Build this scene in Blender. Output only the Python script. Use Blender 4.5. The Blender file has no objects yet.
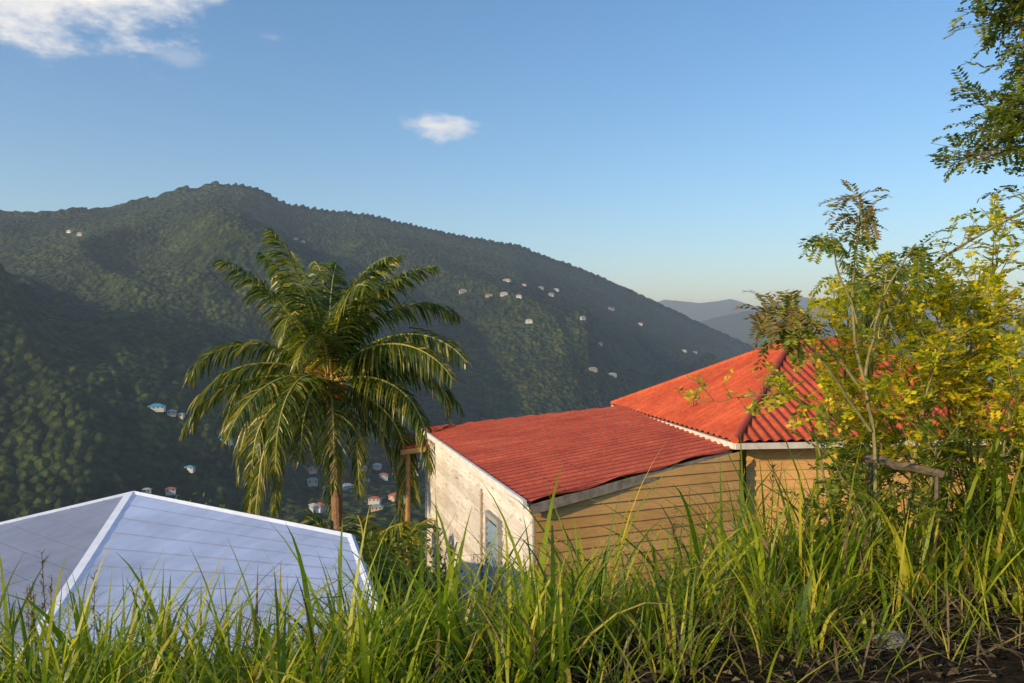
import bpy, math, random
import numpy as np
from mathutils import Vector, Matrix
random.seed(7); np.random.seed(7)
scene = bpy.context.scene
R = random.random
def U(a,b): return a+(b-a)*random.random()
def V(*a): return Vector(a)

# ------------------------------------------------------------ materials
def new_mat(name):
    m = bpy.data.materials.new(name); m.use_nodes = True
    nt = m.node_tree; nt.nodes.clear()
    out = nt.nodes.new('ShaderNodeOutputMaterial')
    return m, nt, out
def N(nt, t, **kw):
    n = nt.nodes.new(t)
    for k, v in kw.items(): setattr(n, k, v)
    return n
def ramp(nt, fac, stops):
    r = N(nt, 'ShaderNodeValToRGB')
    e = r.color_ramp.elements
    while len(e) < len(stops): e.new(0.5)
    for i, (p, c) in enumerate(stops):
        e[i].position = p; e[i].color = (c[0], c[1], c[2], 1)
    nt.links.new(fac, r.inputs[0]); return r.outputs[0]
def noise(nt, scale, detail=4, vec=None, rough=0.55):
    n = N(nt, 'ShaderNodeTexNoise'); n.inputs['Scale'].default_value = scale
    n.inputs['Detail'].default_value = detail; n.inputs['Roughness'].default_value = rough
    if vec is not None: nt.links.new(vec, n.inputs['Vector'])
    return n.outputs['Fac']
def mapping(nt, src, scale=(1,1,1), rot=(0,0,0)):
    m = N(nt, 'ShaderNodeMapping'); m.inputs['Scale'].default_value = scale
    m.inputs['Rotation'].default_value = rot
    nt.links.new(src, m.inputs['Vector']); return m.outputs[0]
def objco(nt): return N(nt, 'ShaderNodeTexCoord').outputs['Object']
def mixc(nt, fac, a, b, blend='MIX'):
    m = N(nt, 'ShaderNodeMix', data_type='RGBA', blend_type=blend)
    for s, v in ((m.inputs[0], fac), (m.inputs[6], a), (m.inputs[7], b)):
        if isinstance(v, (int, float)): s.default_value = v
        elif isinstance(v, tuple): s.default_value = (v[0], v[1], v[2], 1)
        else: nt.links.new(v, s)
    return m.outputs[2]
def math_(nt, op, a, b=None, c=None):
    m = N(nt, 'ShaderNodeMath', operation=op)
    for i, v in enumerate((a, b, c)):
        if v is None: continue
        if isinstance(v, (int, float)): m.inputs[i].default_value = v
        else: nt.links.new(v, m.inputs[i])
    return m.outputs[0]
def principled(nt, out, col, rough=0.7, bump=None, bdist=0.02, spec=0.3, metal=0):
    p = N(nt, 'ShaderNodeBsdfPrincipled')
    if isinstance(col, tuple): p.inputs['Base Color'].default_value = (*col, 1)
    else: nt.links.new(col, p.inputs['Base Color'])
    if isinstance(rough, (int, float)): p.inputs['Roughness'].default_value = rough
    else: nt.links.new(rough, p.inputs['Roughness'])
    p.inputs['Specular IOR Level'].default_value = spec
    p.inputs['Metallic'].default_value = metal
    if bump is not None:
        b = N(nt, 'ShaderNodeBump'); b.inputs['Distance'].default_value = bdist
        nt.links.new(bump, b.inputs['Height']); nt.links.new(b.outputs[0], p.inputs['Normal'])
    if out is not None: nt.links.new(p.outputs[0], out.inputs[0])
    return p
def leaf_mat(name, stops, trans=0.4, rough=0.5, tcol=(1.0,1.0,0.5)):
    m, nt, out = new_mat(name)
    g = N(nt, 'ShaderNodeNewGeometry')
    col = ramp(nt, g.outputs['Random Per Island'], stops)
    nz = noise(nt, 3.0, 1, objco(nt))
    col = mixc(nt, 0.5, col, ramp(nt, nz, [(0.3,(0.55,0.6,0.55)),(0.7,(1.3,1.25,1.1))]), 'MULTIPLY')
    p = principled(nt, None, col, rough, spec=0.35)
    t = N(nt, 'ShaderNodeBsdfTranslucent')
    tc = mixc(nt, 1.0, col, (tcol[0]*2.1,tcol[1]*2.0,tcol[2]*1.6), 'MULTIPLY')
    nt.links.new(tc, t.inputs[0])
    mx = N(nt, 'ShaderNodeMixShader'); mx.inputs[0].default_value = trans
    nt.links.new(p.outputs[0], mx.inputs[1]); nt.links.new(t.outputs[0], mx.inputs[2])
    nt.links.new(mx.outputs[0], out.inputs[0])
    return m

M = {}
def mk_forest():
    m, nt, out = new_mat('forest_canopy'); co = objco(nt)
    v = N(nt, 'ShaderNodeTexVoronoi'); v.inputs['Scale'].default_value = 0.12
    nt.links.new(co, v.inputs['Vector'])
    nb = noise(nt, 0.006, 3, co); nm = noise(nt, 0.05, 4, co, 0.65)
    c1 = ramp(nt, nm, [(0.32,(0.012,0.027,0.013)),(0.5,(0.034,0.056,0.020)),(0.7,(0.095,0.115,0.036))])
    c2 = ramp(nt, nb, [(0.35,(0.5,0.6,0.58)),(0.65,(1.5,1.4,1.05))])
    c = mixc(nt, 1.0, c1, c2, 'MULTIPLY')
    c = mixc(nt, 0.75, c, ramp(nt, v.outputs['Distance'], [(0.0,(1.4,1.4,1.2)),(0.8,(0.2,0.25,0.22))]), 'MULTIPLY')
    h = math_(nt, 'SUBTRACT', math_(nt,'MULTIPLY', nm, 1.2), v.outputs['Distance'])
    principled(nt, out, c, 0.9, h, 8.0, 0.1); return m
M['forest'] = mk_forest()
def mk_soil():
    m, nt, out = new_mat('soil_litter'); co = objco(nt)
    n1 = noise(nt, 9, 6, co, 0.7); n2 = noise(nt, 40, 4, co, 0.7)
    c = ramp(nt, n1, [(0.3,(0.014,0.010,0.006)),(0.55,(0.032,0.025,0.015)),(0.75,(0.065,0.05,0.03))])
    c = mixc(nt, 0.7, c, ramp(nt, n2, [(0.3,(0.4,0.4,0.4)),(0.7,(1.6,1.5,1.3))]), 'MULTIPLY')
    principled(nt, out, c, 0.95, math_(nt,'ADD',n1,n2), 0.05, 0.1); return m
M['soil'] = mk_soil()
def mk_redroof(name,a_,b_,k=1.0):
    m, nt, out = new_mat(name); co = objco(nt)
    n1 = noise(nt, 1.2, 4, co); n2 = noise(nt, 14, 4, co, 0.7)
    n3 = noise(nt, 1.0, 4, mapping(nt, co, (.6,5,1), (0,0,math.radians(-15))), 0.6)
    c = ramp(nt, n1, [(0.3,a_),(0.7,b_)])
    c = mixc(nt, 0.6, c, ramp(nt, n2, [(0.35,(0.6,0.6,0.6)),(0.65,(1.15,1.2,1.25))]), 'MULTIPLY')
    c = mixc(nt, 0.5, c, ramp(nt, n3, [(0.35,(0.6,0.62,0.62)),(0.65,(1.15,1.15,1.15))]), 'MULTIPLY')
    principled(nt, out, c, 0.55, n2, 0.003, 0.25); return m
M['red'] = mk_redroof('red_metal_roof',(0.48,0.074,0.028),(0.62,0.115,0.042))
M['red_shade'] = mk_redroof('red_metal_roof_valley_shade',(0.27,0.046,0.022),(0.36,0.074,0.032))  # darker copy for rib valleys: shade painted in so the ribs show
M['red_old'] = mk_redroof('faded_red_metal_roof',(0.44,0.078,0.040),(0.56,0.115,0.056))
M['red_old_shade'] = mk_redroof('faded_red_roof_valley_shade',(0.21,0.038,0.022),(0.29,0.056,0.032))  # same painted valley shade for the faded roof
def mk_paint(name, col, rough=0.5, var=0.2, scale=3):
    m, nt, out = new_mat(name); co = objco(nt)
    n = noise(nt, scale, 5, co, 0.65)
    lo = 1-var; hi = 1+var
    c = mixc(nt, 1.0, col, ramp(nt, n, [(0.3,(lo,lo,lo)),(0.7,(hi,hi,hi))]), 'MULTIPLY')
    principled(nt, out, c, rough, n, 0.004, 0.35); return m
M['white_roof'] = mk_paint('pale_metal_roof_shade_blue', (0.33,0.41,0.62), 0.42, 0.25, 0.7)  # blue of a white roof in shadow, put into the base colour
M['white_roof_shaded'] = mk_paint('pale_metal_roof_shaded', (0.22,0.25,0.35), 0.5, 0.25, 0.7)  # darker copy for the end slope, its shade put into the colour
M['trim_white'] = mk_paint('white_trim', (0.58,0.64,0.78), 0.5, 0.1, 5)
M['fascia'] = mk_paint('fascia_paint', (0.66,0.64,0.60), 0.6, 0.2, 6)
M['dark'] = mk_paint('dark_gap', (0.02,0.02,0.02), 0.8, 0.1)
M['bark'] = mk_paint('bark', (0.13,0.10,0.07), 0.9, 0.5, 20)
M['twig'] = mk_paint('twig_bark', (0.20,0.18,0.07), 0.8, 0.4, 20)
M['palm_bark'] = mk_paint('palm_trunk_bark', (0.24,0.14,0.08), 0.9, 0.4, 10)
M['rock'] = mk_paint('rock', (0.14,0.13,0.12), 0.9, 0.4, 12)
M['wood_grey'] = mk_paint('weathered_wood', (0.36,0.29,0.21), 0.85, 0.4, 8)
M['wood_brown'] = mk_paint('brown_post', (0.36,0.20,0.08), 0.8, 0.3, 8)
M['water'] = mk_paint('sea_water', (0.02,0.07,0.12), 0.2, 0.1, 0.01)
def mk_boards(name, stops, peel, amount):
    m, nt, out = new_mat(name); co = objco(nt)
    g = N(nt, 'ShaderNodeNewGeometry')
    base = ramp(nt, g.outputs['Random Per Island'], stops)
    n1 = noise(nt, 1.0, 5, mapping(nt, co, (2,2,16)), 0.65)
    n2 = noise(nt, 1.0, 5, mapping(nt, co, (4,4,60)), 0.6)
    n3 = noise(nt, 0.9, 4, co, 0.6)
    fac = ramp(nt, n1, [(amount,(0,0,0)),(amount+0.12,(1,1,1))])
    c = mixc(nt, fac, base, peel)
    c = mixc(nt, 0.6, c, ramp(nt, n2, [(0.3,(0.65,0.65,0.65)),(0.7,(1.15,1.15,1.15))]), 'MULTIPLY')
    c = mixc(nt, 0.5, c, ramp(nt, n3, [(0.35,(0.65,0.62,0.58)),(0.65,(1.1,1.1,1.1))]), 'MULTIPLY')
    principled(nt, out, c, 0.8, n2, 0.003, 0.2); return m
M['boards_white'] = mk_boards('weathered_white_boards', [(0,(0.62,0.57,0.50)),(0.5,(0.74,0.70,0.64)),(1,(0.52,0.46,0.40))], (0.32,0.27,0.22), 0.56)
M['boards_yellow'] = mk_boards('ochre_boards', [(0,(0.84,0.46,0.16)),(0.5,(0.92,0.53,0.20)),(1,(0.78,0.41,0.13))], (0.66,0.35,0.13), 0.64)
M['palm_leaf'] = leaf_mat('palm_leaf', [(0,(0.035,0.07,0.012)),(0.5,(0.085,0.125,0.018)),(0.85,(0.22,0.22,0.03)),(1,(0.42,0.33,0.08))], 0.36, 0.33)
M['palm_dry'] = leaf_mat('palm_husk', [(0,(0.6,0.24,0.04)),(1,(0.7,0.36,0.06))], 0.1)
M['grass'] = leaf_mat('grass_blade', [(0,(0.06,0.12,0.012)),(0.35,(0.16,0.24,0.02)),(0.75,(0.36,0.40,0.03)),(0.93,(0.54,0.47,0.05)),(1,(0.55,0.41,0.12))], 0.5, 0.42)
M['straw'] = leaf_mat('dry_straw', [(0,(0.06,0.04,0.02)),(0.6,(0.14,0.10,0.055)),(1,(0.28,0.21,0.12))], 0.2, 0.8)
M['leaf_yellow'] = leaf_mat('yellow_green_leaf', [(0,(0.12,0.20,0.02)),(0.3,(0.32,0.38,0.025)),(0.7,(0.66,0.58,0.03)),(1,(0.80,0.56,0.03))], 0.5, 0.5)
M['leaf_green'] = leaf_mat('tree_leaf', [(0,(0.05,0.10,0.012)),(0.6,(0.13,0.18,0.02)),(1,(0.34,0.33,0.03))], 0.45, 0.5)
M['leaf_brown'] = leaf_mat('dry_brown_leaf', [(0,(0.12,0.11,0.03)),(0.6,(0.26,0.17,0.05)),(1,(0.14,0.20,0.04))], 0.35, 0.6)

# ------------------------------------------------------------ mesh helpers
class Acc:
    def __init__(s): s.v=[]; s.f=[]; s.m=[]
    def add(s, vs, fs, mi=0):
        o=len(s.v); s.v.extend([tuple(x) for x in vs])
        for f in fs: s.f.append(tuple(i+o for i in f)); s.m.append(mi)
    def obj(s, name, mats, parent=None, smooth=False):
        me=bpy.data.meshes.new(name); me.from_pydata(s.v,[],s.f)
        for m in mats: me.materials.append(m)
        me.polygons.foreach_set('material_index', s.m)
        if smooth: me.polygons.foreach_set('use_smooth',[True]*len(s.f))
        me.update()
        ob=bpy.data.objects.new(name,me); scene.collection.objects.link(ob)
        if parent: ob.parent=parent
        return ob
def empty(name, loc=(0,0,0)):
    e=bpy.data.objects.new(name,None); scene.collection.objects.link(e); return e
def tube(acc, pts, radii, sides=6, mi=0):
    vs=[];fs=[]
    n=len(pts)
    for i,p in enumerate(pts):
        t=(pts[min(i+1,n-1)]-pts[max(i-1,0)]).normalized()
        a=t.cross(V(0,0,1)); 
        if a.length<0.1: a=t.cross(V(1,0,0))
        a.normalize(); b=t.cross(a)
        for k in range(sides):
            an=2*math.pi*k/sides
            vs.append(p+(a*math.cos(an)+b*math.sin(an))*radii[i])
    for i in range(n-1):
        for k in range(sides):
            k2=(k+1)%sides
            fs.append((i*sides+k,i*sides+k2,(i+1)*sides+k2,(i+1)*sides+k))
    fs.append(tuple(range(sides))); fs.append(tuple((n-1)*sides+k for k in range(sides)))
    acc.add(vs,fs,mi)
def beam(acc, a, b, w, h, mi=0, up=V(0,0,1), top=0.0):
    t=(b-a).normalized(); s=t.cross(up).normalized()*w/2; u=s.cross(t).normalized()
    if u.z<0: u=-u
    vs=[]
    for p in (a,b):
        for q in (-s-u*(h-top), s-u*(h-top), s+u*top, -s+u*top): vs.append(p+q)
    acc.add(vs,[(0,1,2,3),(7,6,5,4),(0,4,5,1),(1,5,6,2),(2,6,7,3),(3,7,4,0)],mi)

# ------------------------------------------------------------ terrain
def vn(x,y,seed=0):
    xi=np.floor(x).astype(np.int64); yi=np.floor(y).astype(np.int64)
    fx=x-xi; fy=y-yi; fx=fx*fx*(3-2*fx); fy=fy*fy*(3-2*fy)
    def h(a,b):
        n=(a*374761393+b*668265263+seed*144665+1013904223)&0xffffffff
        n=((n^(n>>13))*1274126177)&0xffffffff
        n=(n^(n>>16))&0xffffffff
        return n/4294967295.0
    return (h(xi,yi)*(1-fx)+h(xi+1,yi)*fx)*(1-fy)+(h(xi,yi+1)*(1-fx)+h(xi+1,yi+1)*fx)*fy
def fbm(x,y,o=4,seed=0):
    s=0;a=.5;t=0
    for i in range(o):
        s=s+a*vn(x*2**i,y*2**i,seed+i); t+=a; a*=.5
    return s/t
crest=np.array([(-3000,250),(-800,230),(-300,216),(0,208),(40,210),(75,208),(110,204),(150,196),(180,187),(215,181),(240,182),(265,190),(290,202),(330,209),(370,213),(420,225),(470,236),(520,244),(550,256),(580,267),(620,284),(660,303),(700,322),(740,340),(800,368),(900,405),(1100,440),(4000,440)],float)
ct=(crest[:,0]-512)/796; cs=(341.5-crest[:,1])/796
farc=np.array([(-3000,330),(560,330),(620,318),(665,300),(700,303),(730,299),(760,306),(800,298),(850,303),(900,310),(960,303),(1000,316),(1100,325),(4000,330)],float)
ft=(farc[:,0]-512)/796; fs_=(341.5-farc[:,1])/796
far2=np.array([(-3000,345),(600,345),(640,336),(680,325),(715,318),(750,312),(800,320),(860,326),(920,321),(1000,330),(4000,340)],float)
f2t=(far2[:,0]-512)/796; f2s=(341.5-far2[:,1])/796
def sm(a,b,x):
    t=np.clip((x-a)/(b-a),0,1); return t*t*(3-2*t)
def near_h(x,y):
    e=4.2+0.25*np.clip(x,-8,8)
    s=y-e
    top=-1.5+0.07*np.clip(x,-6,8)
    z=top-0.04*np.clip(s,-60,0)-0.3*sm(-0.6,0.3,s)-3.2*sm(0,3.5,s)-0.33*np.clip(s-3.5,0,None)
    return z+0.10*(fbm(x*1.3,y*1.3,4,5)-.5)
def height(x,y):
    x=np.asarray(x,float); y=np.asarray(y,float)
    r=np.hypot(x,y)+1e-6; az=np.arctan2(x,y)
    azc=np.clip(az,-1.3,1.3); t=np.tan(azc)
    p=512+796*t
    z0=near_h(x,y)
    z0=z0+(fbm(x/45,y/45,4,3)-.5)*np.clip((r-30)/6,0,14)
    z0=np.maximum(z0,-140+6*fbm(x/60,y/60,3,9))
    Rr=np.interp(p,[-800,0,225,500,760,1100],[1500,1500,1700,2100,2700,2700])/np.cos(azc)*0.97
    Vf=np.interp(p,[-800,0,225,500,760,1100],[480,520,640,900,1300,1300])
    cst=np.interp(t,ct,cs)
    H=cst*Rr*np.cos(azc)
    u=(r-Vf)/(Rr-Vf); uc=np.clip(u,0,1)
    prof=0.75*uc**1.1+0.25*(1-(1-uc)**2)
    z=-140+(H+140)*prof
    bell=np.clip(4*uc*(1-uc),0,1)**1.6*np.clip((H+140)/300,0,1)
    wx=az*1500; wy=r
    wob=(fbm(x/400,y/400,3,31)-.5)*260
    rid=1-np.abs(2*vn((wx+0.45*wy+wob)/330,wy/1500,11)-1)
    rid2=1-np.abs(2*vn((wx-0.25*wy+wob)/150,wy/500,12)-1)
    z=z+bell*(215*(rid-.60)+95*(rid2-.5)+45*(fbm(x/110,y/110,4,13)-.5))
    # spurs stay below the main crest
    cap=(cst-0.006-0.09*(1-uc))*r*np.cos(azc)
    z=np.where((u<1)&(u>.3), np.where(z>cap-12, cap-12+12*(1-np.exp(-np.clip(z-cap+12,0,None)/12)), z), z)
    z=np.where(u>1, -170+(H+170)*np.exp(-np.clip(u-1,0,9)*2.2)*1.0 - 60*np.clip(u-1,0,2), z)
    Hf=(np.interp(t,ft,fs_)*8200+60*(fbm(x/500,y/500,4,77)-.5))/1.0
    far=-180+(Hf+180)*np.exp(-((r*np.cos(azc)-8200)/900)**2)
    H2=np.interp(t,f2t,f2s)*5200+50*(fbm(x/300,y/300,4,78)-.5)
    far=np.maximum(far,-180+(H2+180)*np.exp(-((r*np.cos(azc)-5200)/500)**2))
    z=np.maximum(z,np.where(r>3600,far,-999))
    w=sm(0,1,(r-Vf*0.85)/(Vf*0.3))*(1-sm(1.2,1.5,np.abs(az)))
    return z0*(1-w)+z*w
def canopy(x,y):
    r=np.hypot(x,y)
    k=sm(25,70,r)
    return k*(4*(vn(x/9,y/9,41)-.5)+3.5*(vn(x/4.5,y/4.5,42)-.5)+3*(vn(x/28,y/28,43)-.5)*sm(150,400,r))
az=np.concatenate([np.radians(np.linspace(-180,-42,50)[:-1]),np.radians(np.linspace(-42,42,720)),np.radians(np.linspace(42,180,50)[1:-1])])
rr=np.concatenate([np.geomspace(0.4,60,150)[:-1],np.geomspace(60,450,90)[:-1],np.linspace(450,3400,520)[:-1],np.geomspace(3400,15000,90)])
A_,R_=np.meshgrid(az,rr)
X=R_*np.sin(A_); Y=R_*np.cos(A_); Z=height(X,Y)+canopy(X,Y)
nr,na=X.shape
co=np.stack([X,Y,Z],-1).reshape(-1,3)
co=np.vstack([co,[[0,0,float(height(0.0,0.0))]]])
i=np.arange(nr-1)[:,None]*na; j=np.arange(na)[None,:]; j2=(j+1)%na
quads=np.stack([i+j, i+j2, i+na+j2, i+na+j],-1).reshape(-1,4)
mi=np.repeat((rr[:-1]>26).astype(int),na)
me=bpy.data.meshes.new('hillside_terrain')
nq=len(quads); ntri=na
me.vertices.add(len(co)); me.vertices.foreach_set('co',co.ravel())
c=len(co)-1
tris=np.stack([np.full(na,c),(np.arange(na)+1)%na,np.arange(na)],-1)
loops=np.concatenate([quads[:,::-1].ravel(),tris.ravel()])
me.loops.add(len(loops)); me.loops.foreach_set('vertex_index',loops)
me.polygons.add(nq+ntri)
me.polygons.foreach_set('loop_start',np.concatenate([np.arange(nq)*4, nq*4+np.arange(ntri)*3]))
me.polygons.foreach_set('loop_total',np.concatenate([np.full(nq,4),np.full(ntri,3)]))
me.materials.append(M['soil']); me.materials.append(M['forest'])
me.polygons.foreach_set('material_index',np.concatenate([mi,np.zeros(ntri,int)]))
me.polygons.foreach_set('use_smooth',np.ones(nq+ntri,bool))
me.update(calc_edges=True)
ter=bpy.data.objects.new('hillside_terrain',me); scene.collection.objects.link(ter)
gx=np.arange(-8,9.01,.05); gy=np.arange(0,12.01,.05); GX,GY=np.meshgrid(gx,gy); GZ=height(GX,GY).tolist()
def hz(x,y):
    if not(-7.9<x<8.9 and 0.1<y<11.9): return float(height(x,y))
    fx=(x+8)/.05; fy=y/.05; ix=int(fx); iy=int(fy); fx-=ix; fy-=iy
    return (GZ[iy][ix]*(1-fx)+GZ[iy][ix+1]*fx)*(1-fy)+(GZ[iy+1][ix]*(1-fx)+GZ[iy+1][ix+1]*fx)*fy
a=Acc(); a.add([(-15000,2500,-152),(15000,2500,-152),(15000,15000,-152),(-15000,15000,-152)],[(0,1,2,3)]); a.obj('sea_water',[M['water']])

# hazy valley air
hm,hnt,hout=new_mat('haze_air')
vs=N(hnt,'ShaderNodeVolumeScatter'); vs.inputs['Color'].default_value=(0.66,0.82,1,1)
vs.inputs['Density'].default_value=0.00018; vs.inputs['Anisotropy'].default_value=0.15
hnt.links.new(vs.outputs[0],hout.inputs['Volume'])
a=Acc(); x0,x1,y0,y1,z0,z1=-4000,8000,150,10500,-220,480
a.add([(x0,y0,z0),(x1,y0,z0),(x1,y1,z0),(x0,y1,z0),(x0,y0,z1),(x1,y0,z1),(x1,y1,z1),(x0,y1,z1)],[(0,3,2,1),(4,5,6,7),(0,1,5,4),(1,2,6,5),(2,3,7,6),(3,0,4,7)])
a.obj('haze_air',[hm])

# ------------------------------------------------------------ hillside houses
cols=[(0.62,0.59,0.52),(0.5,0.42,0.32),(0.52,0.52,0.5),(0.4,0.48,0.52),(0.55,0.38,0.3)]
rcols=[(0.4,0.4,0.4),(0.35,0.12,0.08),(0.30,0.30,0.33),(0.2,0.28,0.25),(0.5,0.5,0.48)]
wm=[mk_paint('house_wall_paint',c,0.7,0.1,0.3) for c in cols]
rm=[mk_paint('house_roof_sheet',c,0.6,0.1,0.3) for c in rcols]
tealm=mk_paint('turquoise_roof',(0.06,0.30,0.50),0.5,0.1,0.3)
def find(tx,te):
    r=np.arange(420,3300,3.0); yv=r/np.sqrt(1+tx*tx); xv=yv*tx
    h=height(xv,yv); k=np.where(h/yv>=te)[0]
    if len(k)==0: return None
    return xv[k[0]],yv[k[0]],h[k[0]]
def hill_house(x,y,z,w,d,h,rot,wmat,rmat):
    a=Acc(); hw,hd=w/2,d/2; b=-2.5
    a.add([(-hw,-hd,b),(hw,-hd,b),(hw,hd,b),(-hw,hd,b),(-hw,-hd,h),(hw,-hd,h),(hw,hd,h),(-hw,hd,h)],[(0,1,5,4),(1,2,6,5),(2,3,7,6),(3,0,4,7)],0)
    o=.7; rh=h+min(w,d)*.3; q=hw*.35
    a.add([(-hw-o,-hd-o,h),(hw+o,-hd-o,h),(hw+o,hd+o,h),(-hw-o,hd+o,h),(-q,0,rh),(q,0,rh)],[(0,1,5,4),(1,2,5),(2,3,4,5),(3,0,4),(3,2,1,0)],1)
    n=max(2,int(w//3))
    for k in range(n):
        xx=-hw+1.5+k*(w-3)/max(1,n-1)
        a.add([(xx-.6,-hd-.03,h*.3),(xx+.6,-hd-.03,h*.3),(xx+.6,-hd-.03,h*.8),(xx-.6,-hd-.03,h*.8)],[(0,1,2,3)],2)
    ob=a.obj('hillside_house',[wmat,rmat,M['dark']]); ob.location=(x,y,z+.3); ob.rotation_euler=(0,0,rot)
spots=[(70,233),(80,235),(296,240),(303,243),(507,282),(524,286),(541,289),(556,291),(489,297),(504,296),(519,298),(551,296),(529,323),(583,319),(463,293),(593,371),(612,377),(611,310),(640,325),(684,352),(695,353),(600,345)]
for (px,py) in spots:
    q=find((px-512)/796,(341.5-py)/796)
    if q is None: continue
    x,y,z=q; s=U(9,18)*(y/2000)**.5
    k=random.choice([0,0,2,2,1,3,4])
    hill_house(x,y,z,s,s*.5,U(3,4.5),U(-.5,.5),wm[k],random.choice([rm[0],rm[2],rm[4],rm[1],rm[2]]))
for (px,py,s,t) in [(157,411,13,1),(172,416,7,0),(181,419,6,0),(226,445,11,1),(190,472,7,1),(147,494,6,0),(171,494,7,2)]:
    q=find((px-512)/796,(341.5-py)/796)
    if q is None: continue
    hill_house(q[0],q[1],q[2],s,s*.6,2.2,U(-.3,.3),wm[1] if t==0 else wm[0],[rm[0],tealm,rm[1]][t])
for k in range(18):
    px=U(312,415); py=U(466,512)
    q=find((px-512)/796,(341.5-py)/796)
    if q is None: continue
    hill_house(q[0],q[1],q[2],U(7,11),U(5,8),U(2.5,3.5),U(-1,1),random.choice(wm[1:]),random.choice(rm))

# ------------------------------------------------------------ corrugated roof faces
def roof_face(acc, poly, eave, pitch=0.15, amp=0.016, mi=0, sub=6, valley_shade=None, shade_lim=-.9):
    poly=[Vector(p) for p in poly]
    n=Vector((0,0,0))
    for k in range(len(poly)): n+= (poly[k]-poly[0]).cross(poly[(k+1)%len(poly)]-poly[0])
    n.normalize(); 
    if n.z<0: n=-n
    u=(eave-n*eave.dot(n)).normalized(); v=n.cross(u); o=poly[0]
    P2=[((p-o).dot(u),(p-o).dot(v)) for p in poly]
    smin=min(p[0] for p in P2); smax=max(p[0] for p in P2)
    cnt=int((smax-smin)/(pitch/sub)); rows=[]; hs=[]
    for k in range(cnt+1):
        s=smin+1e-4+(smax-smin-2e-4)*k/cnt; ys=[]
        for a_ in range(len(P2)):
            p,q=P2[a_],P2[(a_+1)%len(P2)]
            if (p[0]-s)*(q[0]-s)<=0 and abs(p[0]-q[0])>1e-7:
                ys.append(p[1]+(q[1]-p[1])*(s-p[0])/(q[0]-p[0]))
        if len(ys)<2: continue
        h=amp*math.sin(2*math.pi*s/pitch)
        rows.append((o+u*s+v*min(ys)+n*h, o+u*s+v*max(ys)+n*h)); hs.append(math.sin(2*math.pi*s/pitch))
    vs=[p for r_ in rows for p in r_]
    o0=len(acc.f)
    acc.add(vs,[(2*k,2*k+1,2*k+3,2*k+2) for k in range(len(rows)-1)],mi)
    if valley_shade is not None:
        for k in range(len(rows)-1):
            if hs[k]+hs[k+1]<shade_lim: acc.m[o0+k]=valley_shade  # valley faces get the painted-shade material
    return n,u,v

def clapboard(acc, p0, p1, zb, t0, t1, outward, bh=0.16, mi=0, tilt=.018):
    d=Vector((p1[0]-p0[0],p1[1]-p0[1],0)); L=d.length; d.normalize(); o=Vector((p0[0],p0[1],0))
    out=Vector((outward[0],outward[1],0)).normalized()
    z=zb
    while z<max(t0,t1):
        cuts=[0.0]
        while cuts[-1]<L: cuts.append(min(L,cuts[-1]+U(2.5,5.5)))
        for c0,c1 in zip(cuts[:-1],cuts[1:]):
            poly=[(c0+.002,z),(c1-.002,z),(c1-.002,z+bh),(c0+.002,z+bh)]
            res=[]
            f=lambda q: (t0+(t1-t0)*q[0]/L)-q[1]
            for k in range(4):
                a_,b_=poly[k],poly[(k+1)%4]; fa,fb=f(a_),f(b_)
                if fa>=0: res.append(a_)
                if fa*fb<0:
                    w=fa/(fa-fb); res.append((a_[0]+(b_[0]-a_[0])*w,a_[1]+(b_[1]-a_[1])*w))
            if len(res)<3: continue
            jit=U(0,.003)
            vs=[o+d*q[0]+Vector((0,0,q[1]))+out*(tilt*(1-(q[1]-z)/bh)+jit) for q in res]
            acc.add(vs,[tuple(range(len(vs)))],mi)
            acc.add([o+d*c0+V(0,0,z)+out*tilt,o+d*c1+V(0,0,z)+out*tilt,o+d*c1+V(0,0,z),o+d*c0+V(0,0,z)],[(0,1,2,3)],1)
        z+=bh
# --- red-roofed house
house=empty('red_roof_house')
A=V(0.20,10.5,-2.13); B=V(-2.26,19.6,-2.13); D=V(3.34,12.1,-1.62)
nA=(B-A).cross(D-A)
def plane_z(x,y): return A.z-(nA.x*(x-A.x)+nA.y*(y-A.y))/nA.z
C=V(2.55,18.4,plane_z(2.55,18.4))
rt=V(.99,.13,0).normalized(); bk=V(-.13,.99,0).normalized()
N0=V(3.36,12.0,-1.50); W=6.4; Dp=7.26
E0=N0+rt*W; NB=N0+bk*Dp; EB=E0+bk*Dp
a=Acc()
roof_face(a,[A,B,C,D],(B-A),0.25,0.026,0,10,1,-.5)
a.obj('extension_roof',[M['red_old'],M['red_old_shade']],house)
nA_=nA.normalized(); nA_= nA_ if nA_.z>0 else -nA_
a=Acc()
for k in range(1,6):
    f=k/6; 
    for j_ in range(36):
        g=(j_+.5)/36
        p=(A.lerp(D,f)).lerp(B.lerp(C,f),g)+nA_*0.026
        a.add([p+V(-.012,-.012,0),p+V(.012,-.012,0),p+V(.012,.012,0),p+V(-.012,.012,0),p+nA_*.015],[(0,1,4),(1,2,4),(2,3,4),(3,0,4)],0)
a.obj('roof_screws',[mk_paint('screw_head',(0.30,0.10,0.07),0.5)],house)
a=Acc()
beam(a,A+V(-.03,-.02,.04),B+V(-.03,0,.04),0.05,0.11)
a.obj('eave_fascia',[M['fascia']],house)
a=Acc()
beam(a,A+V(.03,0.04,-.035),D+V(0,.04,-.035),0.04,0.13)
beam(a,B+V(0,-.05,-.035),C+V(0,-.05,-.035),0.04,0.17)
a.obj('verge_board',[M['wood_grey']],house)
e1=(D-A); e1.z=0; e1.normalize(); e2=(B-A); e2.z=0; e2.normalize()
A2=A+e1*.14+e2*.09; B2=B+e1*.14-e2*.16
ins=.3
c00=N0+rt*ins+bk*ins; c10=E0-rt*ins+bk*ins; c01=NB+rt*ins-bk*ins; c11=EB-rt*ins-bk*ins
zA=A.z+.14*.16-.06
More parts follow.
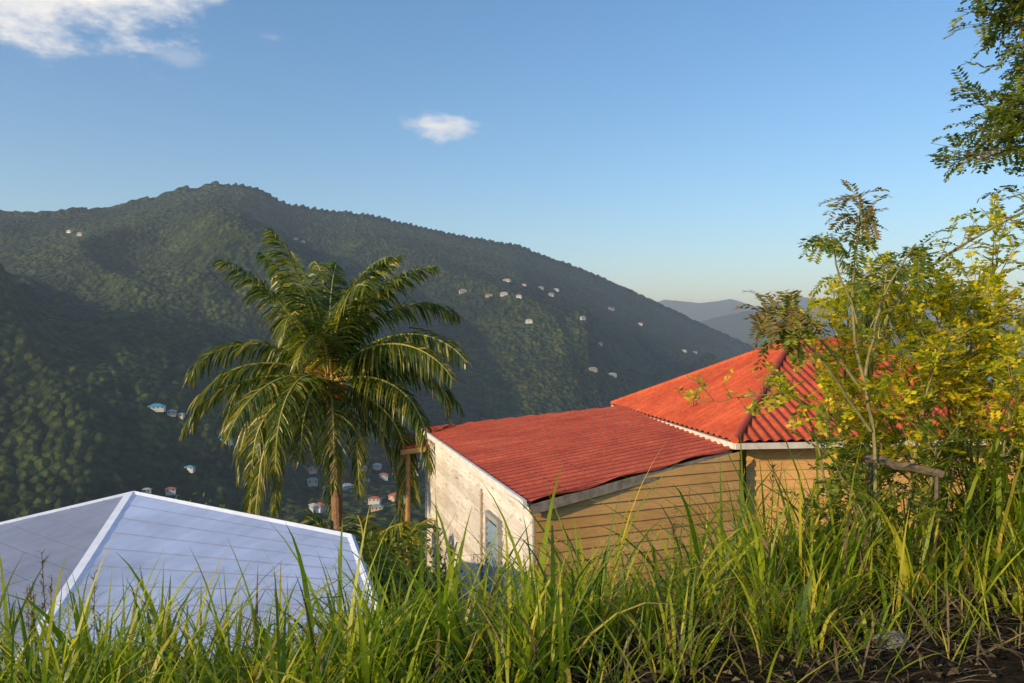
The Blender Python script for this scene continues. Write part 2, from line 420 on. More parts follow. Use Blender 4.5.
a=Acc()
clapboard(a,(A2.x,A2.y),(B2.x,B2.y),-6.3,zA,zA,(-e1.x,-e1.y),0.17)
a.obj('side_wall',[M['boards_white'],M['dark']],house)
# front wall: right end meets the main building's front corner
a=Acc()
D2=V(D.x+.12,D.y+.02,0)
fd=V(D2.x-A2.x,D2.y-A2.y,0).normalized(); fo=V(fd.y,-fd.x,0)
clapboard(a,(A2.x,A2.y),(D2.x,D2.y),-6.3,zA-.04,plane_z(D2.x,D2.y)-.07,(fo.x,fo.y),0.15,0,.014)
a.obj('front_wall',[M['boards_yellow'],M['wood_brown']],house)
a=Acc()
def vpost(acc,p,z0,z1,w,d_,dirv,mi=0):
    s=V(-dirv.y,dirv.x,0)*w/2; o=V(dirv.x,dirv.y,0)*d_
    q=[V(p.x,p.y,0)+s, V(p.x,p.y,0)-s, V(p.x,p.y,0)-s+o, V(p.x,p.y,0)+s+o]
    vs=[V(t.x,t.y,z0) for t in q]+[V(t.x,t.y,z1) for t in q]
    acc.add(vs,[(0,1,5,4),(1,2,6,5),(2,3,7,6),(3,0,4,7),(4,5,6,7),(3,2,1,0)],mi)
nl=V(-e2.y,e2.x,0); nl= nl if nl.x<0 else -nl
vpost(a,A2+e2*.06,-6.3,zA,.12,.03,nl)
vpost(a,B2-e2*.08,-6.3,zA,.12,.035,nl)
a.obj('corner_trim',[M['boards_white']],house)
a=Acc()
vpost(a,A2+e2*3.05,-6.3,zA-.35,.10,.045,nl)
a.obj('wall_batten',[M['wood_grey']],house)
a=Acc()
def onwall(s,z,o=0): return V(A2.x,A2.y,0)+e2*s+nl*o+V(0,0,z)
ws,we,zb,zt=1.75,2.45,-4.1,-2.85
a.add([onwall(ws,zb,.03),onwall(we,zb,.03),onwall(we,zt,.03),onwall(ws,zt,.03)],[(0,1,2,3)],1)
z=zb
while z<zt-.05:
    a.add([onwall(ws,z,.085),onwall(we,z,.085),onwall(we,z+.075,.04),onwall(ws,z+.075,.04)],[(0,1,2,3)],0); z+=.10
for s0,s1_,q0,q1 in ((ws-.08,ws,zb-.08,zt+.08),(we,we+.08,zb-.08,zt+.08),(ws,we,zt,zt+.08),(ws,we,zb-.08,zb)):
    vs=[onwall(s0,q0,.0),onwall(s1_,q0,.0),onwall(s1_,q1,.0),onwall(s0,q1,.0),onwall(s0,q0,.09),onwall(s1_,q0,.09),onwall(s1_,q1,.09),onwall(s0,q1,.09)]
    a.add(vs,[(4,5,6,7),(0,1,5,4),(1,2,6,5),(2,3,7,6),(3,0,4,7)],2)
a.obj('louvre_window',[mk_paint('louvre_glass',(0.22,0.30,0.38),0.3),M['dark'],mk_paint('window_frame',(.32,.32,.32),.6)],house)
a=Acc()
P1,P2_,P3,P4=V(-2.62,18.9,-2.54),V(-3.25,22.4,-2.60),V(-1.6,22.6,-2.45),V(-1.6,18.9,-2.40)
roof_face(a,[P1,P2_,P3,P4],(P2_-P1),0.13,0.015)
a.obj('porch_roof',[M['red']],house)
a=Acc(); beam(a,P1+V(0,0,-.03),P2_+V(0,0,-.03),.05,.12); beam(a,P1+V(0,0,-.03),P4+V(0,0,-.03),.05,.12)
tube(a,[V(-2.50,19.1,-8),V(-2.50,19.1,-2.6)],[.06,.06],8); tube(a,[V(-3.1,22.2,-9),V(-3.1,22.2,-2.6)],[.06,.06],8)
beam(a,V(-2.5,19.1,-4.4),V(-3.1,22.2,-4.4),.05,.08); beam(a,V(-2.5,19.1,-5.1),V(-3.1,22.2,-5.1),.05,.15)
a.obj('porch_frame',[M['wood_brown']],house)
L1=N0+rt*2.7+bk*3.6; L1.z=0.02; L2=N0+rt*(W-2.5)+bk*3.6; L2.z=0.02
a=Acc()
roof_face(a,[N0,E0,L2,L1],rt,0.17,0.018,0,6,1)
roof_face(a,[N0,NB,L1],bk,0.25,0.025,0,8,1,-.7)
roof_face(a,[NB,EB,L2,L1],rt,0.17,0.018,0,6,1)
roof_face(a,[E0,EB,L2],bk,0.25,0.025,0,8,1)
a.obj('hip_roof',[M['red'],M['red_shade']],house)
a=Acc()
for p,q in ((N0,L1),(NB,L1),(E0,L2),(EB,L2),(L1,L2)):
    tube(a,[p+V(0,0,.01),q+V(0,0,.01)],[.06,.06],10)
a.obj('ridge_cap',[M['red']],house)
a=Acc()
for p,q in ((N0,E0),(N0,NB),(NB,EB),(E0,EB)):
    beam(a,p+V(0,0,-.035),q+V(0,0,-.035),.05,.09)
a.obj('hip_fascia',[mk_paint('hip_fascia_paint',(0.66,0.58,0.50),.6)],house)
a=Acc(); zt=-1.58
clapboard(a,c00[:2],c10[:2],-5.6,zt,zt,(-bk.x,-bk.y),.15,0,.014)
clapboard(a,c00[:2],c01[:2],-6.5,zt,zt,(-rt.x,-rt.y),.15)
clapboard(a,c10[:2],c11[:2],-6.5,zt,zt,(rt.x,rt.y),.15)
clapboard(a,c01[:2],c11[:2],-6.5,zt,zt,(bk.x,bk.y),.15)
a.obj('main_walls',[M['boards_yellow'],M['wood_brown']],house)
a=Acc(); a.add([N0+V(0,0,-.06),E0+V(0,0,-.06),EB+V(0,0,-.06),NB+V(0,0,-.06)],[(0,1,2,3)]); a.obj('soffit',[M['wood_grey']],house)
a=Acc(); a.add([V(B2.x,B2.y,-6.5),V(c01.x,c01.y,-6.5),V(c01.x,c01.y,-1.7),V(B2.x,B2.y,-2.25)],[(0,1,2,3)]); a.obj('rear_wall',[M['boards_yellow']],house)

# --- pale roofed house
wh=empty('pale_roof_house')
P=V(-5.7,12,-2.28); Rr_=V(-1.9,9.4,-2.3); S=V(-1.07,7.0,-2.65); Nn=V(-4.43,7.0,-3.07); Lf=V(-9.5,11.05,-3.1)
a=Acc()
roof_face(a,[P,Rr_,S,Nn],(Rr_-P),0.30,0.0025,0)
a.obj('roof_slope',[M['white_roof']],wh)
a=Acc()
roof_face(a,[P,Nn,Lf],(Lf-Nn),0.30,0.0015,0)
a.obj('roof_end_slope',[M['white_roof_shaded']],wh)
Bk1=V(-2.5,11.9,-3.4); Bk2=V(-7.6,15.4,-3.9)
a=Acc()
a.add([P,Lf,Bk2],[(0,1,2)]); a.add([P,Bk2,Bk1,Rr_],[(0,1,2,3)])
a.obj('rear_slopes',[M['white_roof']],wh)
a=Acc()
for p,q in ((P,Nn),(P,Rr_),(Rr_,S),(P,Lf)):
    n_=V(0,0,1); t=(q-p).normalized(); s=t.cross(n_).normalized()
    w=.12 if q is Nn else .045
    vs=[p-s*w+V(0,0,-.005),p+V(0,0,.03),p+s*w+V(0,0,-.005),q-s*w+V(0,0,-.005),q+V(0,0,.03),q+s*w+V(0,0,-.005)]
    a.add(vs,[(0,1,4,3),(1,2,5,4)])
a.obj('ridge_cap',[M['trim_white']],wh)
a=Acc()
for k in range(1,10):
    f=k/10
    p=P.lerp(Nn,f)+V(0,0,.008); q=Rr_.lerp(S,f)+V(0,0,.008)
    beam(a,p,q,.014,.004,0)
for k in range(1,9):
    f=k/9
    p=P.lerp(Nn,f)+V(0,0,.008); q=P.lerp(Lf,f)+V(0,0,.008)
    beam(a,p,q,.014,.004,0)
a.obj('sheet_laps',[mk_paint('lap_edge',(0.22,0.26,0.40),0.5)],wh)
a=Acc()
loop=[S,Nn,Lf,Bk2,Bk1,Rr_]; cen=V(-4.5,10.5,0)
for p,q in zip(loop,loop[1:]+loop[:1]):
    p2=p+(V(cen.x,cen.y,p.z)-p)*.04; q2=q+(V(cen.x,cen.y,q.z)-q)*.04
    a.add([V(p2.x,p2.y,-7),V(q2.x,q2.y,-7),q2+V(0,0,-.05),p2+V(0,0,-.05)],[(0,1,2,3)])
a.obj('walls',[M['boards_white']],wh)

# ------------------------------------------------------------ palms
def strip(acc, p, d, length, w, droop, side, mi=0, segs=3):
    pts=[]; q=p.copy(); dd=d.normalized()
    for k in range(segs+1):
        pts.append(q.copy()); q=q+dd*(length/segs); dd=(dd+V(0,0,-droop)).normalized()
    ws=[.6,1,.75,.0] if segs==3 else [.7,1,0]
    vs=[]
    for k,pp in enumerate(pts):
        vs.append(pp-side*w*ws[k]*.5); vs.append(pp+side*w*ws[k]*.5)
    acc.add(vs,[(2*k,2*k+1,2*k+3,2*k+2) for k in range(segs)],mi)
def frond(acc, base, azm, elev, L, bend, leaf=.75, n=60, w=.045, twist=0, droop=.3, roll=0):
    q=base.copy(); el=elev; ds=L/24; pts=[q.copy()]; tans=[]
    a_=azm
    for k in range(24):
        t=V(math.cos(el)*math.sin(a_),math.cos(el)*math.cos(a_),math.sin(el)); tans.append(t)
        q=q+t*ds; pts.append(q.copy()); el-=bend/24*(0.4+1.2*k/24); el=max(el,-1.45); a_+=twist/24
    tans.append(tans[-1])
    tube(acc,pts,[.035*(1-.85*k/24)+.004 for k in range(25)],5,1)
    for k in range(n):
        f=.14+.86*(k+.5)/n; x=f*24; i0=min(int(x),23); w_=x-i0
        p=pts[i0].lerp(pts[i0+1],w_); t=tans[i0]
        s=t.cross(V(0,0,1)); 
        if s.length<.15: s=V(math.cos(azm),-math.sin(azm),0)
        s.normalize(); up=s.cross(t)
        rl=roll*f; s,up=s*math.cos(rl)+up*math.sin(rl), up*math.cos(rl)-s*math.sin(rl)
        ll=leaf*(math.sin(math.pi*min(1,(f*.80+.16)))**.6)*U(.75,1.15)
        fw=.35+.8*f
        for sg in (-1,1):
            if R()<.05: continue
            d=(s*sg+t*(fw+U(-.15,.15))+up*U(-.1,.3)+V(0,0,U(-.7,-.15))).normalized()
            sd=(t+up*U(-.8,.8)).normalized()
            strip(acc,p,d,ll,w*U(.8,1.2),droop*U(.6,1.7),sd,0)
def palm(name, c, base, L, n, seed, twist=.3, leafn=60, w=.055):
    random.seed(seed)
    root=empty(name)
    a=Acc()
    pts=[];rad=[]
    for k in range(60):
        f=k/59; p=base.lerp(c,f)+V(math.sin(f*2.2)*.25-.2*f,0,0); pts.append(p); rad.append(.17-.05*f+(.012 if k%2 else 0)+(.05*(f>.96)))
    pts[-1]=c.copy()
    tube(a,pts,rad,12); a.obj('trunk',[M['palm_bark']],root)
    a=Acc()
    for k in range(n):
        f=(k+.5)/n
        azm=k*2.39996+U(-.3,.3)
        elev=math.radians(88-124*f+U(-10,10))
        if f>.7 and math.cos(azm)<-.85: elev+=math.radians(24)
        frond(a,c+V(0,0,.15-.5*f)+V(math.sin(azm),math.cos(azm),0)*.1,azm,elev,L*U(.82,1.12)*(.85 if f<.08 else 1),U(1.4,2.6)*(.5 if f<.22 else 1),.92,leafn,w,U(-.5,.5),.52,U(-.9,.9))
    a.obj('fronds',[M['palm_leaf'],M['palm_stalk']],root)
    a=Acc()
    for k in range(30):
        azm=U(0,6.28); p=c+V(0,0,.0)
        tube(a,[p,p+V(math.sin(azm)*.35,math.cos(azm)*.35,U(.0,.4)),p+V(math.sin(azm)*.65,math.cos(azm)*.65,U(-.4,.4))],[.035,.025,.012],4)
    for k in range(14):
        azm=U(0,6.28); p=c+V(math.sin(azm)*.34,math.cos(azm)*.34,U(-.55,-.2))
        tube(a,[p+V(0,0,.12),p+V(0,0,.06),p,p+V(0,0,-.08),p+V(0,0,-.13)],[.02,.09,.11,.08,.02],8)
    a.obj('flower_stalks',[M['palm_dry']],root)
M['palm_stalk']=mk_paint('palm_stalk',(0.34,0.32,0.07),0.5,0.2,5)
palm('palm_tree',V(-4.6,20,-.85),V(-4.4,20.1,-9.5),4.1,48,3,.3,76,.054)
palm('palm_tree',V(14.0,30,1.5),V(14.3,30,-8),2.2,22,5,.3,40)
palm('palm_tree',V(-3.1,16.5,-5.2),V(-3.2,16.6,-7.5),2.2,16,9,.3,44)

# ------------------------------------------------------------ leafy plants
def pinnate(acc, p, d, L, n, ll, w, droop=.15, mi=0, mst=1):
    q=p.copy(); dd=d.normalized(); pts=[q.copy()]; ts=[dd.copy()]
    for k in range(n):
        q=q+dd*(L/n); dd=(dd+V(0,0,-droop/n*6*.2)).normalized(); pts.append(q.copy()); ts.append(dd.copy())
    tube(acc,[pts[0],pts[n//2],pts[-1]],[.002,.0015,.001],3,mst)
    s0=dd.cross(V(U(-.4,.4),U(-.4,.4),1)).normalized()
    for k in range(1,n+1):
        t=ts[k]; up=s0.cross(t)
        for sg in (-1,1):
            de=(s0*sg+t*.45+up*U(-.3,.4)).normalized()
            l=ll*U(.75,1.15)*(1-.35*abs(k/n-.5)); a0=pts[k]; m=a0+de*l*.5
            sd=(t+up*U(-.5,.5))*w*.5
            acc.add([a0,m-sd,a0+de*l,m+sd],[(0,1,2,3)],mi)
def curve_pts(ctrl, n=10):
    out=[]
    c=[ctrl[0]]+list(ctrl)+[ctrl[-1]]
    for k in range(1,len(c)-2):
        for j_ in range(n):
            t=j_/n; p0,p1,p2,p3=c[k-1],c[k],c[k+1],c[k+2]
            out.append(.5*((2*p1)+(p2-p0)*t+(2*p0-5*p1+4*p2-p3)*t*t+(3*p1-p0-3*p2+p3)*t**3))
    out.append(c[-1]); return out
def branch(acc, ctrl, r0, r1, mi=1):
    pts=curve_pts([Vector(c_) for c_ in ctrl],6)
    pts=[p+V(U(-1,1),U(-1,1),U(-1,1))*.008 for p in pts]
    n=len(pts); tube(acc,pts,[r0+(r1-r0)*k/(n-1) for k in range(n)],6,mi); return pts
def leafy(acc, pts, start, ntw, tl, leafL, nl, ll, w, droop, per=4, mi=0, r=.005, lift=.3):
    n=len(pts)
    for k in range(ntw):
        f=start+(1-start)*(k+R())/ntw; x=min(f,.999)*(n-1); i0=int(x); p=pts[i0].lerp(pts[i0+1],x-i0)
        t=(pts[i0+1]-pts[i0]).normalized()
        d=(t*.6+V(U(-1,1),U(-1,1),U(-.7,1))*.9+V(0,0,lift)).normalized()
        L=tl*U(.4,1.2); q=p+d*L*.5; e=q+(d+V(0,0,-.15)).normalized()*L*.5
        tube(acc,[p,q,e],[r,r*.7,r*.4],4,1)
        for j_ in range(per):
            g=(j_+1)/per; b=(p.lerp(q,g*2) if g<.5 else q.lerp(e,g*2-1))
            dd=(d*.5+V(U(-1,1),U(-1,1),U(-.6,.7))).normalized()
            pinnate(acc,b,dd,leafL*U(.7,1.2),nl,ll,w,droop,mi)
random.seed(21)
a=Acc()
bs=V(2.75,5.0,hz(2.75,5.0)-.05)
tg=[(1.78,4.9,.02),(2.02,4.8,.18),(2.35,4.9,.34),(2.66,5.0,.28),(3.0,4.9,.14),(3.2,5.1,-.15),(1.66,4.8,-.3),(2.5,4.7,-.05),(2.9,4.6,-.2),(2.15,4.6,-.4),(3.3,4.9,.3),(2.7,5.2,.05),(3.1,5.3,.4),(2.2,5.0,-.1),(3.4,5.2,.0),(2.85,4.9,.3),(3.05,5.0,.5),(3.45,5.0,.6),(3.5,5.0,.2),(3.5,4.9,-.2),(2.4,5.0,.15),(2.85,5.0,.0)]
for t in tg:
    t=V(*t); b=bs+V(U(-.5,.4),U(-.2,.2),0); m=b.lerp(t,.5)+V(U(-.15,.15),U(-.15,.15),.12)
    pts=branch(a,[b,m,t],.012,.004)
    leafy(a,pts,.5,16,.34,.14,6,.047,.028,.15,4,0,.003)
pts=branch(a,[(2.2,4.9,-.2),(2.35,4.8,.3),(2.75,4.7,.62),(3.15,4.6,.82),(3.5,4.6,.78)],.012,.004)
leafy(a,pts,.3,22,.22,.12,6,.042,.024,.15,3,0,.003)
pts=branch(a,[(1.9,4.8,-.9),(1.75,4.75,-.4),(1.45,4.7,-.32),(1.05,4.7,-.38)],.008,.002)
leafy(a,pts,.4,14,.14,.09,5,.034,.02,.1,2,0,.003)
a.obj('yellow_shrub',[M['leaf_yellow'],M['twig']])
a=Acc()
for k in range(24):
    b=V(U(1.9,4.2),0,0); b.y=4.75+.2*(b.x-2)+U(-.3,.4); b.z=hz(b.x,b.y)-.03
    t=b+V(U(-.4,.4),U(-.3,.3),U(.6,1.05)); pts=branch(a,[b,b.lerp(t,.5)+V(U(-.1,.1),0,.05),t],.009,.003)
    leafy(a,pts,.2,12,.26,.14,6,.048,.028,.15,3,0,.003)
a.obj('green_shrub',[M['leaf_green'],M['twig']])
a=Acc()
b=V(2.0,4.5,hz(2.0,4.5)-.05)
pts=branch(a,[b,(2.05,4.5,-.6),(1.93,4.5,.1),(1.97,4.5,.82)],.014,.006)
def head(acc,p,n,L,mi,spread=.7,leafn=12,ll=.055):
    for k in range(n):
        azm=k*2.4+U(-.5,.5)
        sp_=spread*U(.3,1.3)
        d=V(math.sin(azm)*sp_,math.cos(azm)*sp_,U(-.5,.9))
        pinnate(acc,p+V(U(-.03,.03),U(-.03,.03),-.03*k*.4),d,L*U(.5,1.15),leafn,ll,.017,U(.6,2.2),mi)
head(a,pts[-1],16,.27,2); head(a,pts[-3],9,.24,0); head(a,pts[-5],7,.22,0)
pts=branch(a,[(2.0,4.5,-.3),(1.75,4.5,.0),(1.55,4.5,.22)],.010,.004); head(a,pts[-1],13,.26,2); head(a,pts[-3],9,.22,0)
pts=branch(a,[(2.02,4.5,-.5),(1.7,4.4,-.1),(1.42,4.4,.14)],.010,.004); head(a,pts[-1],12,.22,2); head(a,pts[-4],8,.2,0)
pts=branch(a,[(2.0,4.5,-.2),(2.1,4.5,.25),(2.28,4.5,.55)],.010,.004); head(a,pts[-1],10,.22,0)
pts=branch(a,[(1.95,4.5,.1),(1.85,4.5,.4),(1.78,4.5,.62)],.008,.003); head(a,pts[-1],8,.2,0)
a.obj('leucaena_sapling',[M['leaf_green'],M['twig'],M['leaf_brown']])
a=Acc()
tb=V(4.4,5.3,hz(4.4,5.3)-.1)
branch(a,[tb,(4.35,5.3,.2),(4.1,5.3,1.4),(4.0,5.2,2.8)],.09,.04)
for ctrl in [[(4.1,5.3,1.3),(3.7,5.1,1.5),(3.25,5.0,1.25),(2.85,4.9,1.12)],
             [(4.1,5.3,1.5),(3.8,5.1,1.8),(3.35,5.0,1.62),(3.0,5.0,1.45)],
             [(4.1,5.3,1.4),(3.8,5.1,1.6),(3.5,5.0,1.45),(3.15,4.9,1.3)],
             [(4.05,5.3,1.8),(3.7,5.1,2.2),(3.35,5.0,2.12),(3.1,5.0,2.0)],
             [(4.05,5.3,2.0),(3.75,5.1,2.3),(3.4,5.0,2.35),(3.2,5.0,2.25)],
             [(4.05,5.3,2.2),(3.8,5.1,2.6),(3.5,5.0,2.6),(3.25,5.0,2.4)],
             [(4.05,5.3,1.7),(3.8,5.1,1.95),(3.5,5.0,1.9),(3.3,5.0,1.75)],
             [(4.2,5.3,.9),(3.9,5.2,1.0),(3.6,5.1,.95),(3.4,5.0,.85)],
             [(4.0,5.2,2.8),(3.8,5.2,3.3),(3.4,5.2,3.3)],[(4.0,5.2,2.6),(4.4,5.4,3.2),(4.9,5.4,3.2)],[(4.2,5.3,1.8),(4.7,5.4,2.2),(5.2,5.4,2.2)]]:
    pts=branch(a,ctrl,.022,.004)
    leafy(a,pts,.25,30,.32,.16,8,.048,.022,.5,4,0,.003,.0)
a.obj('acacia_tree',[M['leaf_green'],M['bark']])

def bush(name,c,rad,n,leaf,mats,seed):
    random.seed(seed); a=Acc()
    lobes=[(c+V(U(-1,1)*rad.x*.6,U(-1,1)*rad.y*.6,U(-.3,.6)*rad.z),U(.35,.65)) for _ in range(9)]
    base=V(c.x,c.y,c.z-rad.z)
    for lc,_ in lobes: tube(a,[base,base.lerp(lc,.5)+V(U(-.1,.1),0,0),lc],[.05,.03,.01],5,1)
    for k in range(n):
        lc,s=random.choice(lobes)
        d=V(random.gauss(0,1),random.gauss(0,1),random.gauss(0,1)).normalized()*(R()**.35)
        p=lc+V(d.x*rad.x*s,d.y*rad.y*s,d.z*rad.z*s)
        u=V(U(-1,1),U(-1,1),U(-1,1)).normalized(); v=u.cross(V(U(-1,1),U(-1,1),1)).normalized()
        l=leaf*U(.6,1.3)
        a.add([p,p+u*l*.5+v*l*.25,p+u*l,p+u*l*.5-v*l*.25],[(0,1,2,3)],0)
    a.obj(name,mats)
bl=[(-1.0,9.6,-4.3,1.0,4500),(-1.7,12.4,-3.9,1.2,4500),(-2.8,15,-4.9,1.5,4000),(-5.5,24,-8.4,3,5000),(-9,26,-8.9,3.2,5000),(-14,28,-9,3.5,5000),(5.2,9.5,-3.4,1.3,5000),(7.3,8.8,-2.9,1.6,5000),(8.5,10.5,-2.3,1.5,4000),(1.5,8.2,-4.4,1.0,3000),(-4,27,-8.9,2.6,4000)]
for k,(x,y,z,s,n) in enumerate(bl):
    bush('shrub_bush',V(x,y,z),V(s,s,s*.8),n,.09*s**.5*(1.3 if y>20 else 1),[M['leaf_green'] if k%2 else M['palm_leaf'],M['bark']],100+k)

# ------------------------------------------------------------ grass
random.seed(5)
def blade(acc,p,h,azm,lean,curl,w,mi=0,segs=6):
    q=p.copy(); el=math.pi/2-lean; pts=[]
    ds=h/segs
    for k in range(segs+1):
        pts.append(q.copy())
        q=q+V(math.cos(el)*math.sin(azm),math.cos(el)*math.cos(azm),math.sin(el))*ds
        el-=curl/segs*(.3+1.6*k/segs)
    tw=azm+math.pi/2+U(-.6,.6); s=V(math.sin(tw),math.cos(tw),U(-.2,.2)).normalized()
    vs=[]
    for k,pp in enumerate(pts):
        ww=w*.5*(min(1,.55+k*.25))*(1-(k/segs)**2.2)+.0004
        vs.append(pp-s*ww); vs.append(pp+s*ww)
    acc.add(vs,[(2*k,2*k+1,2*k+3,2*k+2) for k in range(segs)],mi)
def edge(x): return 4.2+.25*x
a=Acc()
xs=[-4.5,-3,-2,-1.2,-.6,0,.6,1.2,2,3,5]; hs=[.84,.76,.70,.58,.66,.70,.74,.82,.98,1.05,1.0]
clumps=[]
for k in range(800):
    x=U(-4.6,5.4); s=U(-1.1,1.2); y=edge(x)+s
    lim=-1.1 if x<.4 else (-.95 if x<1.2 else -.8)
    if s<lim and R()<.75: continue
    clumps.append((x,y,s))
for (x,y,s) in clumps:
    n=int(U(5,24)); H=float(np.interp(x,xs,hs))*U(.4,1.25)*(1 if s>-.4 or x<.4 else .5)+max(0,(-1.6-hz(x,y)))*.5
    if x>1.6 and s>.4: H*=.85
    rad=U(.04,.15)
    for j_ in range(n):
        azm=U(0,6.283); rr_=rad*R()**.5
        px_=x+rr_*math.sin(azm); py_=y+rr_*math.cos(azm)
        blade(a,V(px_,py_,hz(px_,py_)-.02),H*U(.45,1.12),azm+U(-.5,.5),U(.03,.6),U(.2,2.6),U(.010,.026),1 if R()<.04 else 0)
for k in range(260):
    x=U(-4,4.6); y=edge(x)+U(-.4,.5)
    blade(a,V(x,y,hz(x,y)-.02),float(np.interp(x,xs,hs))*U(1.15,1.7),U(0,6.28),U(.1,.6),U(.5,1.8),U(.016,.032),0,8)
for k in range(7000):
    x=U(-4.6,5.4); s=U(-1.2,1.6); y=edge(x)+s
    if x>.8 and s<-.7 and R()<.5: continue
    blade(a,V(x,y,hz(x,y)-.02),U(.1,.4),U(0,6.28),U(.1,.9),U(.2,1.5),U(.006,.016),1 if R()<.2 else 0,4)
for k in range(1800):
    x=U(.3,5.2); s=U(-1.5,.6); y=edge(x)+s
    blade(a,V(x,y,hz(x,y)-.01),U(.15,.6),U(0,6.28),U(.5,1.3),U(.4,1.2),U(.005,.012),1 if R()<.5 else 0,5)
a.obj('grass',[M['grass'],M['straw']])
a=Acc()
for (x,y,h) in [(-2.62,4.4,1.2),(-2.35,4.0,.85),(-2.75,4.2,.95),(-2.1,4.1,.7),(-1.9,4.3,.75),(.9,4.7,.8),(1.5,4.8,1.0),(-2.45,4.2,1.15),(3.2,5.0,1.1),(-2.55,4.5,1.0),(-2.3,4.3,1.05),(-2.5,4.1,.95)]:
    z=hz(x,y); az_=U(0,6.28); top=V(x+.08*math.sin(az_),y,z+h)
    pts=[V(x,y,z),V(x,y,z).lerp(top,.5)+V(.02,0,0),top]; tube(a,pts,[.004,.003,.0015],4)
    for k in range(26):
        f=U(.72,1); p=V(x,y,z).lerp(top,f); d=V(U(-1,1),U(-1,1),U(.3,1.5)).normalized()
        strip(a,p,d,U(.02,.06),.006,.1,V(1,0,0),0)
a.obj('seed_stalks',[M['straw']])
a=Acc()
for k in range(8000):
    x=U(-4,5.4); y=edge(x)+U(-1.7,.5); z=hz(x,y)+U(.003,.05)
    azm=U(0,6.28); d=V(math.sin(azm),math.cos(azm),U(-.15,.35)); l=U(.03,.22) if R()<.7 else U(.02,.05)
    w=U(.002,.006) if l>.06 else U(.008,.02); s=V(d.y,-d.x,U(-.3,.3)).normalized()
    p=V(x,y,z); m=p+d*l*.5+V(0,0,.01)
    a.add([p,m-s*w,p+d*l,m+s*w],[(0,1,2,3)])
a.obj('leaf_litter',[M['straw']])
a=Acc(); pts=branch(a,[(2.02,4.55,-.66),(2.2,4.5,-.70),(2.4,4.45,-.74)],.028,.022,0)
tube(a,[V(2.38,4.46,-.74),V(2.4,4.5,hz(2.4,4.5)-.1)],[.012,.016],6); tube(a,[V(2.05,4.55,-.67),V(2.02,4.6,hz(2.0,4.6)-.1)],[.012,.016],6)
a.obj('broken_branch',[M['bark']])
def rock(x,y,s,seed):
    import bmesh
    random.seed(seed); bm=bmesh.new(); bmesh.ops.create_icosphere(bm,subdivisions=3,radius=s)
    for v in bm.verts:
        n=float(fbm(np.array(v.co.x/s*1.3+seed),np.array(v.co.y/s*1.3+v.co.z/s),3,seed)); v.co*= .6+.8*n; v.co.z*=.6
    me=bpy.data.meshes.new('rock'); bm.to_mesh(me); bm.free(); me.materials.append(M['rock'])
    o=bpy.data.objects.new('rock',me); scene.collection.objects.link(o); o.location=(x,y,hz(x,y)+s*.1)
for x,y,s,k in [(1.68,3.5,.07,1),(2.6,4.1,.04,3)]: rock(x,y,s,k)

# ------------------------------------------------------------ camera, sun, sky
cam=bpy.data.cameras.new('camera'); cam.lens=28; cam.sensor_width=36; cam.clip_start=.05; cam.clip_end=40000
co_=bpy.data.objects.new('camera',cam); scene.collection.objects.link(co_); co_.location=(0,0,0); co_.rotation_euler=(math.radians(90),0,0)
scene.camera=co_
EL=math.radians(19); AZ=math.radians(-127)
Sd=V(math.sin(AZ)*math.cos(EL),math.cos(AZ)*math.cos(EL),math.sin(EL))
sl=bpy.data.lights.new('sun','SUN'); sl.energy=5.0; sl.angle=math.radians(.5); sl.color=(1,.77,.46)
so=bpy.data.objects.new('sun',sl); scene.collection.objects.link(so); so.rotation_euler=Sd.to_track_quat('Z','Y').to_euler()
w=bpy.data.worlds.new('sky'); scene.world=w; w.use_nodes=True; nt=w.node_tree; nt.nodes.clear()
out=N(nt,'ShaderNodeOutputWorld'); bg=N(nt,'ShaderNodeBackground'); bg.inputs[1].default_value=.15
sky=N(nt,'ShaderNodeTexSky',sky_type='NISHITA'); sky.sun_disc=False; sky.sun_elevation=EL; sky.sun_rotation=AZ
sky.air_density=1.0; sky.dust_density=.5; sky.ozone_density=3.0
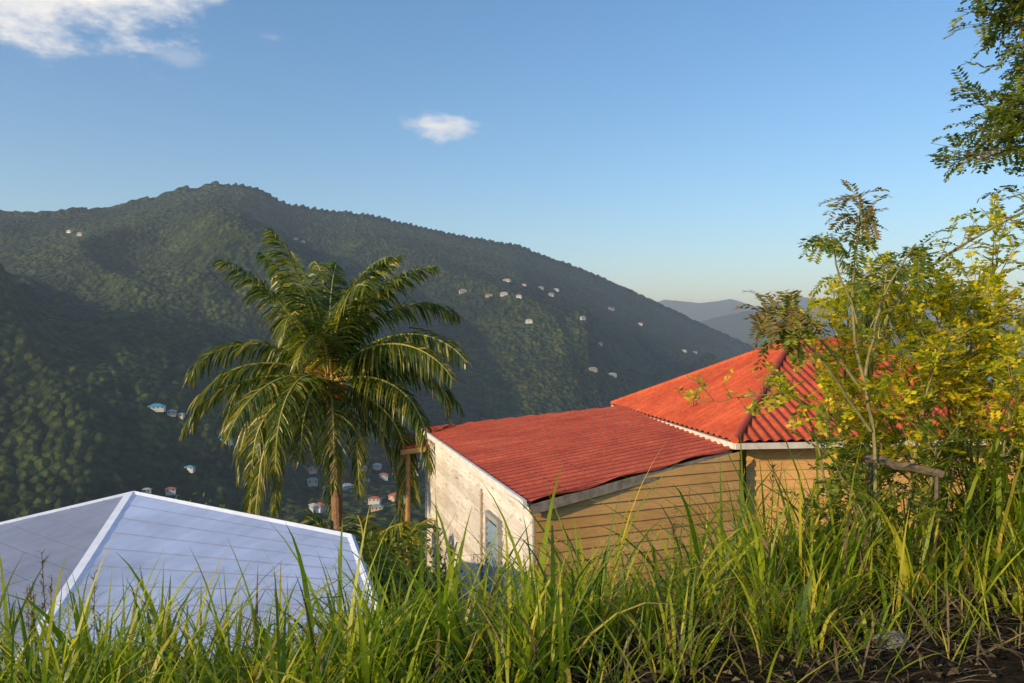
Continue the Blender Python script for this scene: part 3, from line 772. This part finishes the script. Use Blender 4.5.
hs_=N(nt,'ShaderNodeHueSaturation'); hs_.inputs['Saturation'].default_value=1.15; hs_.inputs['Value'].default_value=1.28; nt.links.new(sky.outputs[0],hs_.inputs['Color'])
tc=N(nt,'ShaderNodeTexCoord'); sp=N(nt,'ShaderNodeSeparateXYZ'); nt.links.new(tc.outputs['Generated'],sp.inputs[0])
azn=math_(nt,'ARCTAN2',sp.outputs[0],sp.outputs[1]); eln=math_(nt,'ARCSINE',sp.outputs[2])
cn=noise(nt,14,7,mapping(nt,tc.outputs['Generated'],(1,1,2.2)),.62)
def cloud(ca,ce,ra,re,k,soft,op):
    dx=math_(nt,'DIVIDE',math_(nt,'SUBTRACT',azn,ca),ra); dy=math_(nt,'DIVIDE',math_(nt,'SUBTRACT',eln,ce),re)
    r_=math_(nt,'SQRT',math_(nt,'ADD',math_(nt,'MULTIPLY',dx,dx),math_(nt,'MULTIPLY',dy,dy)))
    v=math_(nt,'ADD',math_(nt,'SUBTRACT',1.0,r_),math_(nt,'MULTIPLY',math_(nt,'SUBTRACT',cn,.5),k))
    mr=N(nt,'ShaderNodeMapRange',interpolation_type='SMOOTHSTEP'); nt.links.new(v,mr.inputs[0])
    mr.inputs[1].default_value=0; mr.inputs[2].default_value=soft; mr.inputs[3].default_value=0; mr.inputs[4].default_value=op
    return mr.outputs[0]
cl=cloud(-.54,.385,.19,.090,2.0,.7,.97)
for args in [(-.09,.262,.055,.023,2.6,1.0,.92),(-.40,.318,.035,.012,4,1.2,.25),(.22,.075,.10,.006,5,1.5,.3),(.30,.06,.05,.006,5,1.5,.3),(-.29,.35,.03,.010,4,1.2,.25)]:
    cl=math_(nt,'MAXIMUM',cl,cloud(*args))
shade=ramp(nt,noise(nt,22,4,tc.outputs['Generated']),[(.3,(5.2,5.4,5.9)),(.7,(7.0,6.8,6.5))])
colr=mixc(nt,cl,hs_.outputs[0],shade)
nt.links.new(colr,bg.inputs[0]); nt.links.new(bg.outputs[0],out.inputs[0])
scene.view_settings.view_transform='Standard'; scene.view_settings.look='None'; scene.view_settings.exposure=0
